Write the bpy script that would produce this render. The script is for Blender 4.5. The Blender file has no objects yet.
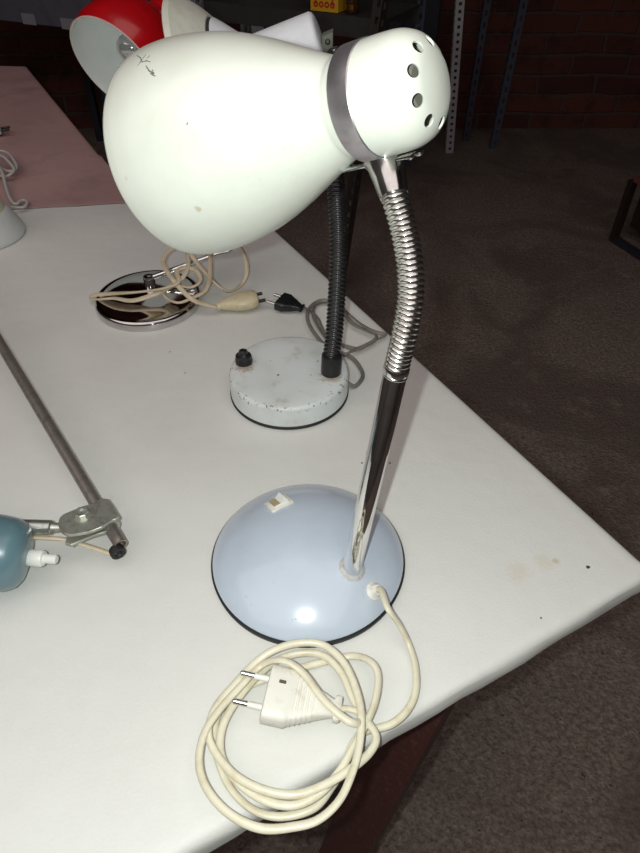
import bpy, bmesh, math, random
from mathutils import Vector, Matrix
from mathutils.bvhtree import BVHTree
random.seed(7)
PI = math.pi
V = Vector
COL = bpy.context.scene.collection

# ------------------------------------------------------------------ camera
F = 640.0
TH = math.radians(42.67)
TZ = 0.75                                    # table height
CAM = V((0, 0, TZ + .45))
_s, _c = math.sin(TH), math.cos(TH)
def ray(px, py):
    u = (px - 320) / F; v = -(py - 426.5) / F
    return V((u, _c + v * _s, -_s + v * _c))
def P(px, py, z=TZ):
    r = ray(px, py); return CAM + r * ((z - CAM.z) / r.z)
def D(px, py, d):
    return CAM + ray(px, py) * d
cam_d = bpy.data.cameras.new('camera'); cam = bpy.data.objects.new('camera', cam_d); COL.objects.link(cam)
cam.location = CAM; cam.rotation_euler = (PI / 2 - TH, 0, 0)
cam_d.sensor_fit = 'VERTICAL'; cam_d.sensor_height = 24; cam_d.lens = 24 * F / 853
cam_d.clip_start = .01
bpy.context.scene.camera = cam

# ------------------------------------------------------------------ materials
class NT:
    def __init__(s, name):
        s.m = bpy.data.materials.new(name); s.m.use_nodes = True
        s.t = s.m.node_tree; s.b = s.t.nodes['Principled BSDF']; s.g = None
    def n(s, typ, **kw):
        o = s.t.nodes.new(typ)
        for k, v in kw.items():
            if k in ('inputs',):
                for a, b in v.items(): o.inputs[a].default_value = b
            else: setattr(o, k, v)
        return o
    def l(s, a, b): s.t.links.new(a, b)
    def pos(s):
        if not s.g: s.g = s.n('ShaderNodeNewGeometry')
        return s.g.outputs['Position']
    def noise(s, scale, detail=4, rough=.6, vec=None, dist=0):
        o = s.n('ShaderNodeTexNoise'); s.l(vec or s.pos(), o.inputs['Vector'])
        o.inputs['Scale'].default_value = scale; o.inputs['Detail'].default_value = detail
        o.inputs['Roughness'].default_value = rough; o.inputs['Distortion'].default_value = dist
        return o.outputs['Fac']
    def ramp(s, fac, a, b, ca=0., cb=1.):
        o = s.n('ShaderNodeMapRange'); s.l(fac, o.inputs['Value'])
        o.inputs['From Min'].default_value = a; o.inputs['From Max'].default_value = b
        o.inputs['To Min'].default_value = ca; o.inputs['To Max'].default_value = cb
        o.interpolation_type = 'SMOOTHSTEP' if (ca, cb) == (0., 1.) else 'LINEAR'
        return o.outputs['Result']
    def math(s, op, a, b):
        o = s.n('ShaderNodeMath', operation=op)
        for i, x in enumerate((a, b)):
            if isinstance(x, (int, float)): o.inputs[i].default_value = x
            else: s.l(x, o.inputs[i])
        return o.outputs[0]
    def mix(s, fac, a, b):
        o = s.n('ShaderNodeMix', data_type='RGBA')
        for sock, x in ((o.inputs[0], fac), (o.inputs[6], a), (o.inputs[7], b)):
            if isinstance(x, (int, float)): sock.default_value = x
            elif isinstance(x, tuple): sock.default_value = (*x, 1)
            else: s.l(x, sock)
        return o.outputs[2]
    def bump(s, h, strength=.3, dist=.001):
        o = s.n('ShaderNodeBump'); s.l(h, o.inputs['Height'])
        o.inputs['Strength'].default_value = strength; o.inputs['Distance'].default_value = dist
        s.l(o.outputs['Normal'], s.b.inputs['Normal'])
    def color(s, x):
        if isinstance(x, tuple): s.b.inputs['Base Color'].default_value = (*x, 1)
        else: s.l(x, s.b.inputs['Base Color'])
    def blob(s, c, r, noise=None):
        """0..1 round spot at c, frayed by noise."""
        o = s.n('ShaderNodeVectorMath', operation='DISTANCE'); s.l(s.pos(), o.inputs[0]); o.inputs[1].default_value = c
        d = o.outputs['Value']
        if noise is not None: d = s.math('ADD', d, s.math('MULTIPLY', s.math('SUBTRACT', noise, .5), r * 2.2))
        return s.ramp(d, r, r * .35, 0., 1.)

def mat(name, base, rough=.5, metal=0., var=None, vs=40, bump=0, bs=300, coat=0, spec=None, sub=0, lo=.45, hi=.75, bd=.0005):
    m = NT(name)
    if var: m.color(m.mix(m.ramp(m.noise(vs, 6, .65), lo, hi), base, var))
    else: m.color(m.mix(m.ramp(m.noise(vs, 3), .3, .8), base, tuple(x * .93 for x in base)))
    m.b.inputs['Roughness'].default_value = rough; m.b.inputs['Metallic'].default_value = metal
    if coat: m.b.inputs['Coat Weight'].default_value = coat; m.b.inputs['Coat Roughness'].default_value = .08
    if spec is not None: m.b.inputs['Specular IOR Level'].default_value = spec
    if bump: m.bump(m.noise(bs, 5), bump, bd)
    return m.m

M = {}
# white-painted shade of the main lamp, with a stain and rubbed grime near the rim
def shade_mat():
    m = NT('cream_white_enamel')
    n1 = m.noise(260, 5, .7); n2 = m.noise(28, 4, .6)
    c = m.mix(m.ramp(n2, .4, .8), (.79, .81, .73), (.74, .755, .66))
    g = m.math('MULTIPLY', m.ramp(n1, .58, .74), m.ramp(m.noise(18, 3), .5, .7))
    c = m.mix(m.math('MULTIPLY', g, .35), c, (.42, .38, .26))
    for (px, py, d, r, a) in STAINS:
        c = m.mix(m.math('MULTIPLY', m.blob(D(px, py, d), r, n1), a), c, (.42, .30, .12))
    m.color(c); m.b.inputs['Roughness'].default_value = .32
    m.b.inputs['Coat Weight'].default_value = .25; m.b.inputs['Coat Roughness'].default_value = .15
    m.bump(m.noise(60, 3), .04, .001)
    return m.m
STAINS = []
M['black_rubber'] = mat('black_rubber', (.012, .012, .013), .6)
M['chrome'] = mat('chrome', (.80, .80, .80), .07, 1, (.66, .64, .60), 60, lo=.5, hi=.8)
M['flex_chrome'] = mat('worn_flexible_chrome', (.76, .75, .72), .22, 1, (.42, .39, .34), 90)
M['band'] = mat('dull_chrome_band', (.62, .58, .61), .38, .92, (.46, .43, .45), 70, bump=.05)
M['white_plastic'] = mat('white_plastic', (.78, .77, .69), .35, 0, (.68, .65, .52), 150, coat=.1)
M['cream_cable'] = mat('cream_cable', (.71, .665, .52), .36, 0, (.56, .48, .32), 60, lo=.45, hi=.8)
M['plug_white'] = mat('dirty_white_plug_plastic', (.76, .735, .66), .42, 0, (.60, .52, .42), 120, lo=.5, hi=.8)
M['cream_twin'] = mat('old_cream_twin_cable', (.60, .50, .36), .4, 0, (.45, .35, .22), 60)
M['cream_plug'] = mat('yellowed_plug_plastic', (.66, .57, .38), .35, 0, (.52, .42, .25), 90)
M['grey_twin'] = mat('grey_twin_cable', (.20, .175, .155), .45, 0, (.12, .105, .09), 80)
M['white_cable'] = mat('white_grey_cable', (.50, .48, .46), .4)
M['black_plastic'] = mat('black_plastic', (.014, .014, .015), .35)
M['nickel'] = mat('nickel_pin', (.75, .74, .72), .2, 1)
M['zinc'] = mat('zinc_casting', (.50, .51, .45), .45, .85, (.32, .30, .26), 160, bump=.25, bs=500)
M['steel_rod'] = mat('tarnished_steel_rod', (.36, .32, .29), .45, .8, (.22, .19, .17), 120, bump=.15, bs=600)
M['steel_tube'] = mat('grey_steel_tube', (.58, .59, .55), .36, .9, (.30, .30, .27), 120)
M['red_enamel'] = mat('red_enamel', (.50, .004, .008), .28, 0, (.42, .004, .008), 20, coat=.4)
M['inner_white'] = mat('white_inner_enamel', (.84, .87, .85), .5)
M['dark_hole'] = mat('dark_joint', (.03, .03, .028), .8)
M['grille'] = mat('grey_inner_socket', (.24, .23, .19), .7)
M['head_white'] = mat('cream_grey_paint', (.66, .66, .58), .4, 0, (.58, .57, .48), 60, coat=.15)
M['head_cool'] = mat('cool_white_paint', (.84, .86, .90), .35, 0, (.78, .80, .84), 60, coat=.15)
M['grey_paint'] = mat('cool_grey_paint', (.60, .62, .62), .4, 0, (.54, .56, .56), 40)
M['cream_col'] = mat('cream_column', (.62, .60, .45), .4)
M['dark_wood'] = mat('dark_red_brown_timber', (.075, .022, .019), .5, 0, (.17, .10, .085), 170, bump=.5, bs=260, lo=.5, hi=.85)
M['black_wood'] = mat('dark_timber', (.03, .014, .013), .55, 0, (.05, .03, .025), 90, bump=.4)
M['navy'] = mat('dark_navy_steel', (.028, .030, .046), .5, 0, (.02, .021, .03), 12)
M['slate'] = mat('slate_blue_steel', (.15, .15, .19), .5, 0, (.11, .11, .14), 12)
M['post_white'] = mat('pale_galvanised_steel', (.70, .70, .75), .45, .3)
M['post_blue'] = mat('blue_grey_steel', (.085, .10, .15), .5, .2)
M['post_dark'] = mat('dark_brown_steel', (.06, .05, .045), .5, .3)
M['post_grey'] = mat('grey_steel', (.40, .40, .45), .5, .3)
M['label'] = mat('paper_label', (.36, .34, .38), .8)
M['label_orange'] = mat('orange_paper', (.55, .30, .20), .8)
M['yellow_box'] = mat('yellow_card', (.75, .42, .02), .5)
M['red_print'] = mat('red_print', (.55, .03, .01), .5)
M['amber'] = mat('dark_amber_glass', (.05, .022, .008), .08, coat=1)
M['gold'] = mat('gold_cap_glint', (.75, .38, .05), .2, 1)  # cap metal, also colours the painted glint on the bottle

def puck_mat():
    m = NT('chipped_white_enamel')
    n = m.noise(210, 6, .75); big = m.noise(24, 3)
    c = m.mix(m.ramp(big, .4, .75), (.70, .73, .73), (.63, .65, .63))
    c = m.mix(m.math('MULTIPLY', m.ramp(m.noise(48, 5, .7), .58, .74), .4), c, (.38, .33, .26))
    # chips gather along the top edge of the disc
    o = m.n('ShaderNodeSeparateXYZ'); m.l(m.pos(), o.inputs[0])
    rr = m.n('ShaderNodeVectorMath', operation='DISTANCE'); m.l(m.pos(), rr.inputs[0]); rr.inputs[1].default_value = (-.0335, .547, PUCK_TOP)
    z = m.ramp(m.math('ABSOLUTE', m.math('SUBTRACT', o.outputs[2], PUCK_TOP - .003), 0), .005, .001, 0., 1.)
    z = m.math('MULTIPLY', z, m.ramp(rr.outputs['Value'], .0585, .0612))
    c = m.mix(m.math('MULTIPLY', m.ramp(n, .57, .60), z), c, (.03, .025, .02))
    c = m.mix(m.math('MULTIPLY', m.ramp(m.noise(150, 3, .5), .71, .74), .9), c, (.05, .04, .03))
    c = m.mix(m.math('MULTIPLY', m.blob(P(245, 366, PUCK_TOP), .014, n), .7), c, (.30, .17, .08))
    c = m.mix(m.math('MULTIPLY', m.blob(P(331, 376, PUCK_TOP), .015, n), .7), c, (.30, .19, .10))
    m.color(c); m.b.inputs['Roughness'].default_value = .38
    return m.m
PUCK_TOP = .779

def dome_mat():
    m = NT('pale_blue_white_enamel')
    n = m.noise(300, 6, .7)
    c = m.mix(m.ramp(m.noise(20, 3), .4, .8), (.51, .57, .66), (.47, .53, .61))
    c = m.mix(m.math('MULTIPLY', m.math('MULTIPLY', m.ramp(n, .60, .70), m.ramp(m.noise(30, 3), .52, .66)), .55), c, (.20, .20, .22))
    for (px, py, r, a) in ((352, 571, .011, .75), (374, 592, .010, .8), (338, 548, .008, .45)):
        c = m.mix(m.math('MULTIPLY', m.blob(P(px, py, .775), r, n), a), c, (.42, .37, .28))
    for (a, b) in (((292, 620), (303, 617)), ((252, 522), (248, 527))):
        for k in range(4):
            t = k / 3; c = m.mix(.5 and m.math('MULTIPLY', m.blob(P(a[0] + (b[0] - a[0]) * t, a[1] + (b[1] - a[1]) * t, .768), .0012, n), .5), c, (.14, .15, .18))
    m.color(c); m.b.inputs['Roughness'].default_value = .22
    m.b.inputs['Coat Weight'].default_value = .6; m.b.inputs['Coat Roughness'].default_value = .07
    return m.m

def teal_mat():
    m = NT('teal_enamel')
    n = m.noise(500, 5, .7)
    c = m.mix(m.ramp(m.noise(30, 3), .4, .8), (.115, .20, .235), (.095, .17, .20))
    c = m.mix(m.math('MULTIPLY', m.blob(D(13, 532, .50), .012, n), m.ramp(n, .52, .58)), c, (.6, .58, .45))
    m.color(c); m.b.inputs['Roughness'].default_value = .3
    m.b.inputs['Coat Weight'].default_value = .4
    return m.m

def cloth_mat(name, a, b, spots=(), pink=False):
    m = NT(name)
    n = m.noise(240, 5, .7)
    c = m.mix(m.ramp(m.noise(3.5, 4), .35, .75), a, b)
    c = m.mix(m.math('MULTIPLY', m.ramp(m.noise(55, 6, .75), .55, .8), .25), c, tuple(x * .8 for x in a))
    if pink:
        c = m.mix(m.math('MULTIPLY', m.ramp(m.noise(9, 5, .6), .5, .72), .5), c, tuple(x * .66 for x in a))
    for (px, py, r, col, al) in spots:
        c = m.mix(m.math('MULTIPLY', m.blob(P(px, py), r, n), al), c, col)
    m.color(c); m.b.inputs['Roughness'].default_value = .55
    m.b.inputs['Specular IOR Level'].default_value = .35
    h = m.math('ADD', m.math('MULTIPLY', m.noise(9, 3), 3.), m.math('MULTIPLY', m.noise(420, 3), .25))
    m.bump(h, .35, .003)
    return m.m

def floor_mat():
    m = NT('rough_dark_concrete')
    peb = m.n('ShaderNodeTexVoronoi'); m.l(m.pos(), peb.inputs['Vector']); peb.inputs['Scale'].default_value = 150
    n = m.noise(95, 8, .8); big = m.noise(2.2, 5, .6, dist=1.0)
    c = m.mix(m.ramp(n, .34, .72), (.17, .128, .108), (.53, .415, .35))
    c = m.mix(m.math('MULTIPLY', m.ramp(big, .42, .62), .7), c, (.17, .12, .105))
    c = m.mix(m.math('MULTIPLY', m.ramp(m.noise(9, 6, .75), .55, .70), .45), c, (.50, .40, .345))
    c = m.mix(m.math('MULTIPLY', m.ramp(m.noise(75, 3, .6), .66, .70), .85), c, (.05, .036, .03))
    m.color(c); m.b.inputs['Roughness'].default_value = .75
    h = m.math('ADD', m.math('MULTIPLY', n, .8), m.math('ADD', m.math('MULTIPLY', peb.outputs['Distance'], .4), m.math('MULTIPLY', m.noise(32, 4), .9)))
    m.bump(h, 1.0, .009)
    return m.m

def brick_mat():
    m = NT('dark_red_brick')
    br = m.n('ShaderNodeTexBrick'); mp = m.n('ShaderNodeVectorMath', operation='MULTIPLY')
    sx = m.n('ShaderNodeSeparateXYZ'); m.l(m.pos(), sx.inputs[0])
    cx = m.n('ShaderNodeCombineXYZ'); m.l(m.math('ADD', sx.outputs[0], sx.outputs[1]), cx.inputs[0]); m.l(sx.outputs[2], cx.inputs[1])
    wv = m.n('ShaderNodeVectorMath', operation='MULTIPLY_ADD'); nz = m.n('ShaderNodeTexNoise'); m.l(m.pos(), nz.inputs['Vector']); nz.inputs['Scale'].default_value = 6; nz.inputs['Detail'].default_value = 4
    m.l(nz.outputs['Color'], wv.inputs[0]); wv.inputs[1].default_value = (.05, .035, 0); m.l(cx.outputs[0], wv.inputs[2]); m.l(wv.outputs[0], br.inputs['Vector'])
    br.inputs['Scale'].default_value = 1; br.inputs['Brick Width'].default_value = .30; br.inputs['Row Height'].default_value = .095
    br.inputs['Mortar Size'].default_value = .010; br.inputs['Mortar Smooth'].default_value = .4
    br.inputs['Color1'].default_value = (.18, .055, .037, 1); br.inputs['Color2'].default_value = (.10, .035, .026, 1)
    br.inputs['Mortar'].default_value = (.12, .075, .066, 1)
    c = m.mix(m.math('MULTIPLY', m.ramp(m.noise(9, 6, .7), .45, .7), .6), br.outputs['Color'], (.04, .02, .018))
    m.color(c); m.b.inputs['Roughness'].default_value = .9
    m.bump(m.math('ADD', m.math('MULTIPLY', br.outputs['Fac'], -1.), m.math('MULTIPLY', m.noise(30, 6), .5)), .7, .01)
    return m.m

# ------------------------------------------------------------------ mesh helpers
def bm_new(): return bmesh.new()
def obj(name, bm, m, parent=None, label=None, smooth=True, angle=35, loc=None):
    """link the bmesh (in world coordinates) as ONE mesh object"""
    bmesh.ops.recalc_face_normals(bm, faces=bm.faces)
    base = V((0, 0, 0))
    if parent is not None: base = wloc(parent)
    off = V(loc) if loc is not None else base
    if parent is None and loc is None:
        co = [v.co for v in bm.verts]
        off = V(((min(c.x for c in co) + max(c.x for c in co)) / 2, (min(c.y for c in co) + max(c.y for c in co)) / 2, min(c.z for c in co)))
    for v in bm.verts: v.co -= off
    me = bpy.data.meshes.new(name); bm.to_mesh(me); bm.free()
    ms = m if isinstance(m, list) else [m]
    for k in ms: me.materials.append(k)
    if smooth:
        for p in me.polygons: p.use_smooth = True
        try: me.set_sharp_from_angle(angle=math.radians(angle))
        except Exception: pass
    o = bpy.data.objects.new(name, me); COL.objects.link(o)
    o.location = off - base
    if parent is not None: o.parent = parent
    if label: o['label'] = label
    return o
def wloc(o):
    p = V((0, 0, 0))
    while o is not None: p = p + o.location; o = o.parent
    return p
def thing(name, loc, label, cat, group=None):
    o = bpy.data.objects.new(name, None); COL.objects.link(o); o.location = loc; o.empty_display_size = .03
    return tag(o, label, cat, group)
def tag(o, label, cat, group=None):
    o['label'] = label; o['category'] = cat
    if group: o['group'] = group
    return o
def frame(a, ref=None):
    a = V(a).normalized(); r = V(ref) if ref is not None else (V((0, 0, 1)) if abs(a.z) < .9 else V((0, 1, 0)))
    e1 = a.cross(r).normalized(); e2 = e1.cross(a).normalized()      # e2 close to ref
    return a, e1, e2
def lathe(bm, o, axis, prof, seg=48, ref=None, close=False, sq=(1, 1)):
    o = V(o); a, e1, e2 = frame(axis, ref)
    rings = []
    for t, r in prof:
        if r <= 1e-6: rings.append([bm.verts.new(o + a * t)])
        else: rings.append([bm.verts.new(o + a * t + e1 * (r * sq[0] * math.cos(2 * PI * k / seg)) + e2 * (r * sq[1] * math.sin(2 * PI * k / seg))) for k in range(seg)])
    pairs = list(zip(rings, rings[1:]))
    if close: pairs.append((rings[-1], rings[0]))
    for A, B in pairs:
        for k in range(seg):
            k2 = (k + 1) % seg
            if len(A) == 1 and len(B) == 1: continue
            if len(A) == 1: bm.faces.new((A[0], B[k], B[k2]))
            elif len(B) == 1: bm.faces.new((A[k], B[0], A[k2]))
            else: bm.faces.new((A[k], B[k], B[k2], A[k2]))
    return bm
def crom(pts, n=8):
    pts = [V(p) for p in pts]; out = []
    for i in range(len(pts) - 1):
        p0 = pts[i - 1] if i else pts[0] * 2 - pts[1]; p1, p2 = pts[i], pts[i + 1]
        p3 = pts[i + 2] if i + 2 < len(pts) else p2 * 2 - p1
        for k in range(n):
            t = k / n
            out.append(.5 * ((2 * p1) + (p2 - p0) * t + (2 * p0 - 5 * p1 + 4 * p2 - p3) * t * t + (3 * p1 - p0 - 3 * p2 + p3) * t ** 3))
    out.append(pts[-1]); return out
def resample(pts, step):
    out = [pts[0]]; acc = 0
    for a, b in zip(pts, pts[1:]):
        L = (b - a).length
        if L < 1e-9: continue
        t = step - acc
        while t <= L: out.append(a.lerp(b, t / L)); t += step
        acc = (acc + L) % step
    out.append(pts[-1]); return out
def ell(rx, ry, n=12): return [(rx * math.cos(2 * PI * k / n), ry * math.sin(2 * PI * k / n)) for k in range(n)]
def twin(r, n=7):
    """figure-of-eight section of a two-core cable"""
    L = []
    for k in range(n): a = -PI / 2 * .8 + k / (n - 1) * PI * .8; L.append((r + r * math.cos(a) * .95, r * math.sin(a)))
    for k in range(n): a = PI - PI / 2 * .8 + k / (n - 1) * PI * .8; L.append((-r + r * math.cos(a) * .95, r * math.sin(a)))
    return L
def sweep(bm, pts, prof, twist=None, rad=None, up=V((0, 0, 1)), free=False):
    rings = []; n = len(pts); U = None
    for i, p in enumerate(pts):
        T = (pts[min(i + 1, n - 1)] - pts[max(i - 1, 0)]).normalized()
        if free:
            if U is None: U = frame(T)[2]
            U = (U - T * U.dot(T)).normalized(); S = T.cross(U).normalized()
            Sd, Ud = S, U
        else:
            S = T.cross(up)
            if S.length < .05: S = V((1, 0, 0)) - T * T.x
            Sd = S.normalized(); Ud = Sd.cross(T).normalized()
        a = twist(i / (n - 1)) if twist else 0; k = rad(i / (n - 1)) if rad else 1
        ca, sa = math.cos(a), math.sin(a)
        rings.append([bm.verts.new(p + Sd * (k * (x * ca - y * sa)) + Ud * (k * (x * sa + y * ca))) for x, y in prof])
    m = len(prof)
    for A, B in zip(rings, rings[1:]):
        for k in range(m): bm.faces.new((A[k], A[(k + 1) % m], B[(k + 1) % m], B[k]))
    bm.faces.new(rings[0][::-1]); bm.faces.new(rings[-1])
    return bm
def box(bm, c, sx, sy, sz, R=None, bev=0):
    """box centred at c, half sizes; R = (x axis, y axis, z axis)"""
    R = R or (V((1, 0, 0)), V((0, 1, 0)), V((0, 0, 1))); c = V(c)
    vs = [bm.verts.new(c + R[0] * (sx * i) + R[1] * (sy * j) + R[2] * (sz * k)) for i in (-1, 1) for j in (-1, 1) for k in (-1, 1)]
    fs = [bm.faces.new([vs[q] for q in f]) for f in ((0, 1, 3, 2), (4, 6, 7, 5), (0, 4, 5, 1), (2, 3, 7, 6), (0, 2, 6, 4), (1, 5, 7, 3))]
    if bev:
        es = {e for f in fs for e in f.edges}
        bmesh.ops.bevel(bm, geom=list(es), offset=bev, segments=2, affect='EDGES', profile=.5)
    return bm
def prism(bm, poly, down, bev=0):
    """closed polygon of 3-D points extruded by the vector down"""
    A = [bm.verts.new(V(p)) for p in poly]; B = [bm.verts.new(V(p) + V(down)) for p in poly]
    fa = bm.faces.new(A); bm.faces.new(B[::-1]); n = len(A)
    for k in range(n): bm.faces.new((A[k], B[k], B[(k + 1) % n], A[(k + 1) % n]))
    if bev: bmesh.ops.bevel(bm, geom=list(fa.edges), offset=bev, segments=3, affect='EDGES', profile=.5)
    return bm
def gooseneck(bm, pts, r0, amp, pitch, step, seg=20, sharp=2.0, hand=1):
    """flexible arm: a tube whose surface is one helical ridge"""
    pts = resample(pts, step); n = len(pts); U = None; rings = []
    for i, p in enumerate(pts):
        T = (pts[min(i + 1, n - 1)] - pts[max(i - 1, 0)]).normalized()
        if U is None: U = frame(T)[2]
        U = (U - T * U.dot(T)).normalized(); S = T.cross(U)
        ring = []
        for k in range(seg):
            f = (i * step / pitch - hand * k / seg) % 1
            h = abs(math.sin(PI * f)) ** sharp
            ring.append(bm.verts.new(p + (S * math.cos(2 * PI * k / seg) + U * math.sin(2 * PI * k / seg)) * (r0 - amp + amp * h)))
        rings.append(ring)
    for A, B in zip(rings, rings[1:]):
        for k in range(seg): bm.faces.new((A[k], A[(k + 1) % seg], B[(k + 1) % seg], B[k]))
    bm.faces.new(rings[0][::-1]); bm.faces.new(rings[-1])
    return bm

# ------------------------------------------------------------------ the room
def struct(name, bm, m, smooth=False):
    o = obj(name, bm, m, smooth=smooth); o['kind'] = 'structure'; return o
b = bm_new(); box(b, (0, 1.0, -.05), 3.2, 2.9, .05); struct('floor', b, floor_mat())
brick = brick_mat()
plaster = mat('dull_grey_plaster', (.16, .15, .145), .9, 0, (.09, .085, .08), 3)
WY = 3.76
b = bm_new(); box(b, (0, WY + .06, 1.35), 3.2, .06, 1.4); struct('wall_back', b, brick)
b = bm_new(); box(b, (-3.06, .9, 1.35), .06, 2.8, 1.4); struct('wall_left', b, plaster)
b = bm_new(); box(b, (3.06, .9, 1.35), .06, 2.8, 1.4); struct('wall_right', b, plaster)
b = bm_new(); box(b, (0, -1.86, 1.35), 3.0, .06, 1.4); struct('wall_front', b, plaster)
b = bm_new(); box(b, (0, .95, 2.80), 3.2, 2.9, .05); struct('ceiling', b, mat('sooty_ceiling_boards', (.10, .07, .06), .9))

# ------------------------------------------------------------------ tables
e_ = V((-.483, .8756, 0)).normalized()       # along the right-hand edge, away from the camera
f_ = V((-e_.y, e_.x, 0))                      # along the near edge, to the left
K = V((.277, .3152, TZ)) - e_ * .0075                      # near right corner
cl_white = cloth_mat('white_oilcloth', (.69, .685, .655), (.65, .635, .61),
                     spots=((556, 561, .004, (.45, .32, .16), .45), (518, 572, .013, (.60, .50, .34), .30), (545, 562, .012, (.60, .50, .34), .28),
                            (588, 567, .0022, (.03, .02, .02), 1), (541, 618, .0012, (.05, .04, .03), 1), (170, 352, .0015, (.1, .08, .07), .8),
                            (185, 373, .0015, (.1, .08, .07), .8), (390, 463, .0015, (.05, .04, .04), 1), (362, 463, .0012, (.05, .04, .04), 1)))
cl_pink = cloth_mat('faded_pink_cloth', (.43, .27, .265), (.48, .31, .30), pink=True)
def sawleg(parent, top, bot, w, t, bm_name='leg'):
    a = (V(bot) - V(top)); L = a.length; a.normalize()
    r = V((1, -.85, 0)); x = (r - a * r.dot(a)).normalized(); y = a.cross(x).normalized()
    b = bm_new(); box(b, (V(top) + V(bot)) / 2, w / 2, t / 2, L / 2, (x, y, a), .002)
    return obj(bm_name, b, M['dark_wood'], parent, smooth=False)
def inset(quad, d):
    n = len(quad); out = []
    for i in range(n):
        p = quad[i]; a = (quad[(i + 1) % n] - p).normalized(); c = (quad[i - 1] - p).normalized()
        out.append(p + (a + c) * (d / max(.2, a.cross(c).length)))
    return out
def table(quad, label, legs):
    t = thing('trestle_table', sum((V((p.x, p.y, 0)) for p in quad), V((0, 0, 0))) / 4, label, 'table')
    b = bm_new(); prism(b, [V((p.x, p.y, TZ - .0035)) for p in inset(quad, .015)], (0, 0, -.018)); obj('tabletop', b, M['dark_wood'], t, smooth=False)
    b = bm_new(); q = inset(quad, .055)
    for a0, a1 in zip(q, q[1:] + q[:1]):
        d = (a1 - a0); L = d.length; d.normalize(); c = (a0 + a1) / 2; c.z = TZ - .0215 - .03
        box(b, c, L / 2, .011, .03, (d, V((0, 0, 1)).cross(d), V((0, 0, 1))))
    obj('apron', b, M['dark_wood'], t, smooth=False)
    for (tp, bt, w, th) in legs: sawleg(t, tp, bt, w, th)
    return t
LN, WD = 1.112, .95
legs1 = [(V((.100, .262, .715)), V((.006, .232, .0)), .056, .040)]
for (i, j) in ((.06, .88), (.95, .10), (.95, .88)):
    tp = K + e_ * (LN * i) + f_ * (WD * j); legs1.append((V((tp.x, tp.y, .715)), V((tp.x - .03, tp.y, 0)), .066, .036))
Q1 = [K, K + e_ * LN, K + e_ * LN + f_ * WD, K + f_ * WD]
table(Q1, 'dark red-brown timber trestle table under the white cloth, its leg showing in front', legs1)

def cloth(name, poly, z, drop, m, label, inner=None, thick=.0022, hangs=None):
    """sheet lying on the top and folded down over its edges: rounded arris, slightly wavy hem"""
    pts = []; n = len(poly); flags = []
    for i in range(n):
        a, c = poly[i], poly[(i + 1) % n]; k = max(2, int((c - a).length / .02))
        for j in range(k): pts.append(a.lerp(c, j / k)); flags.append(1 if hangs is None else hangs[i])
    cen = sum(poly, V((0, 0, 0))) / n
    b = bm_new(); N = len(pts); rings = []
    sec = [(-.014, 0), (-.008, -.0001), (-.0045, -.0009), (-.0018, -.0028), (-.0004, -.006), (0, -.010), (.0004, -.6), (0, -1)]
    nor = []
    for i in range(N):
        T = (pts[(i + 1) % N] - pts[i - 1]).normalized(); nn = V((T.y, -T.x, 0))
        if nn.dot(pts[i] - cen) < 0: nn = -nn
        nor.append(nn)
    for (o_, dz) in sec:
        R = []
        for i in range(N):
            wob = .0006 * math.sin(i * .55) + .0005 * math.sin(i * 1.7 + 1) + .0005 * random.uniform(-1, 1) * (dz <= -.5)
            dr = drop * (1 + .05 * math.sin(i * .31) + .03 * math.sin(i * 1.1))
            fl = flags[i] if flags[i - 1] else 0
            zz = dz if dz > -.5 else dz * dr
            if not fl: zz *= .03
            R.append(b.verts.new(pts[i] + nor[i] * (o_ + (wob if dz < -.005 else 0)) + V((0, 0, z - TZ + zz))))
        rings.append(R)
    for A, B in zip(rings, rings[1:]):
        for k in range(N): b.faces.new((A[k], B[k], B[(k + 1) % N], A[(k + 1) % N]))
    # inner side of the fold and the underside: the sheet is a closed solid
    prev = rings[-1]
    for (ri, (o_, dz)) in list(enumerate(sec))[::-1]:
        R = []
        for i in range(N):
            v = rings[ri][i].co.copy(); v -= nor[i] * (.0013 if o_ > -.002 else .0006)
            v.z += (-thick if o_ < -.002 else (-thick * .6 if dz > -.004 else 0)) if dz > -.5 else (.0 if dz > -.9 else .0002)
            R.append(b.verts.new(v))
        for k in range(N): b.faces.new((prev[k], R[k], R[(k + 1) % N], prev[(k + 1) % N]))
        prev = R
    for ring in (rings[0], prev):
        cc = sum((v.co for v in ring), V((0, 0, 0))) / N; cv = b.verts.new(cc)
        for k in range(N): b.faces.new((ring[k], ring[(k + 1) % N], cv))
    o = obj(name, b, m, angle=60)
    return tag(o, label, 'tablecloth')
cloth('tablecloth', Q1, TZ, .0205, cl_white,
      'white oilcloth wrapped over the near table, carrying most of the lamps')

# second table, butted on behind, sixteen centimetres further left
pk0, pk1 = V((-.3025, 1.040, TZ)), V((-.778, 1.897, TZ))
e2 = (pk1 - pk0).normalized(); f2 = V((-e2.y, e2.x, 0))
A2 = pk0 + e2 * .236
C2 = pk1 + V((-.85, .11, 0)); D2 = A2 + f2 * .93
Q2 = [A2, pk1, C2, D2]
c_ = sum(Q2, V((0, 0, 0))) / 4
t2legs = []
for p in Q2:
    q = p.lerp(c_, .16); t2legs.append((V((q.x, q.y, .715)), V((q.x - .02, q.y, 0)), .066, .036))
table(Q2, 'dark timber trestle table under the faded pink cloth, behind the white one', t2legs)
cloth('tablecloth', [pk0, A2, pk1, C2, D2, V((-1.05, .93, TZ))], TZ + .0025, .03, cl_pink, 'faded pink cloth with brown marks on the far table at left', hangs=[0, 1, 1, 1, 0, 0])

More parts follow.
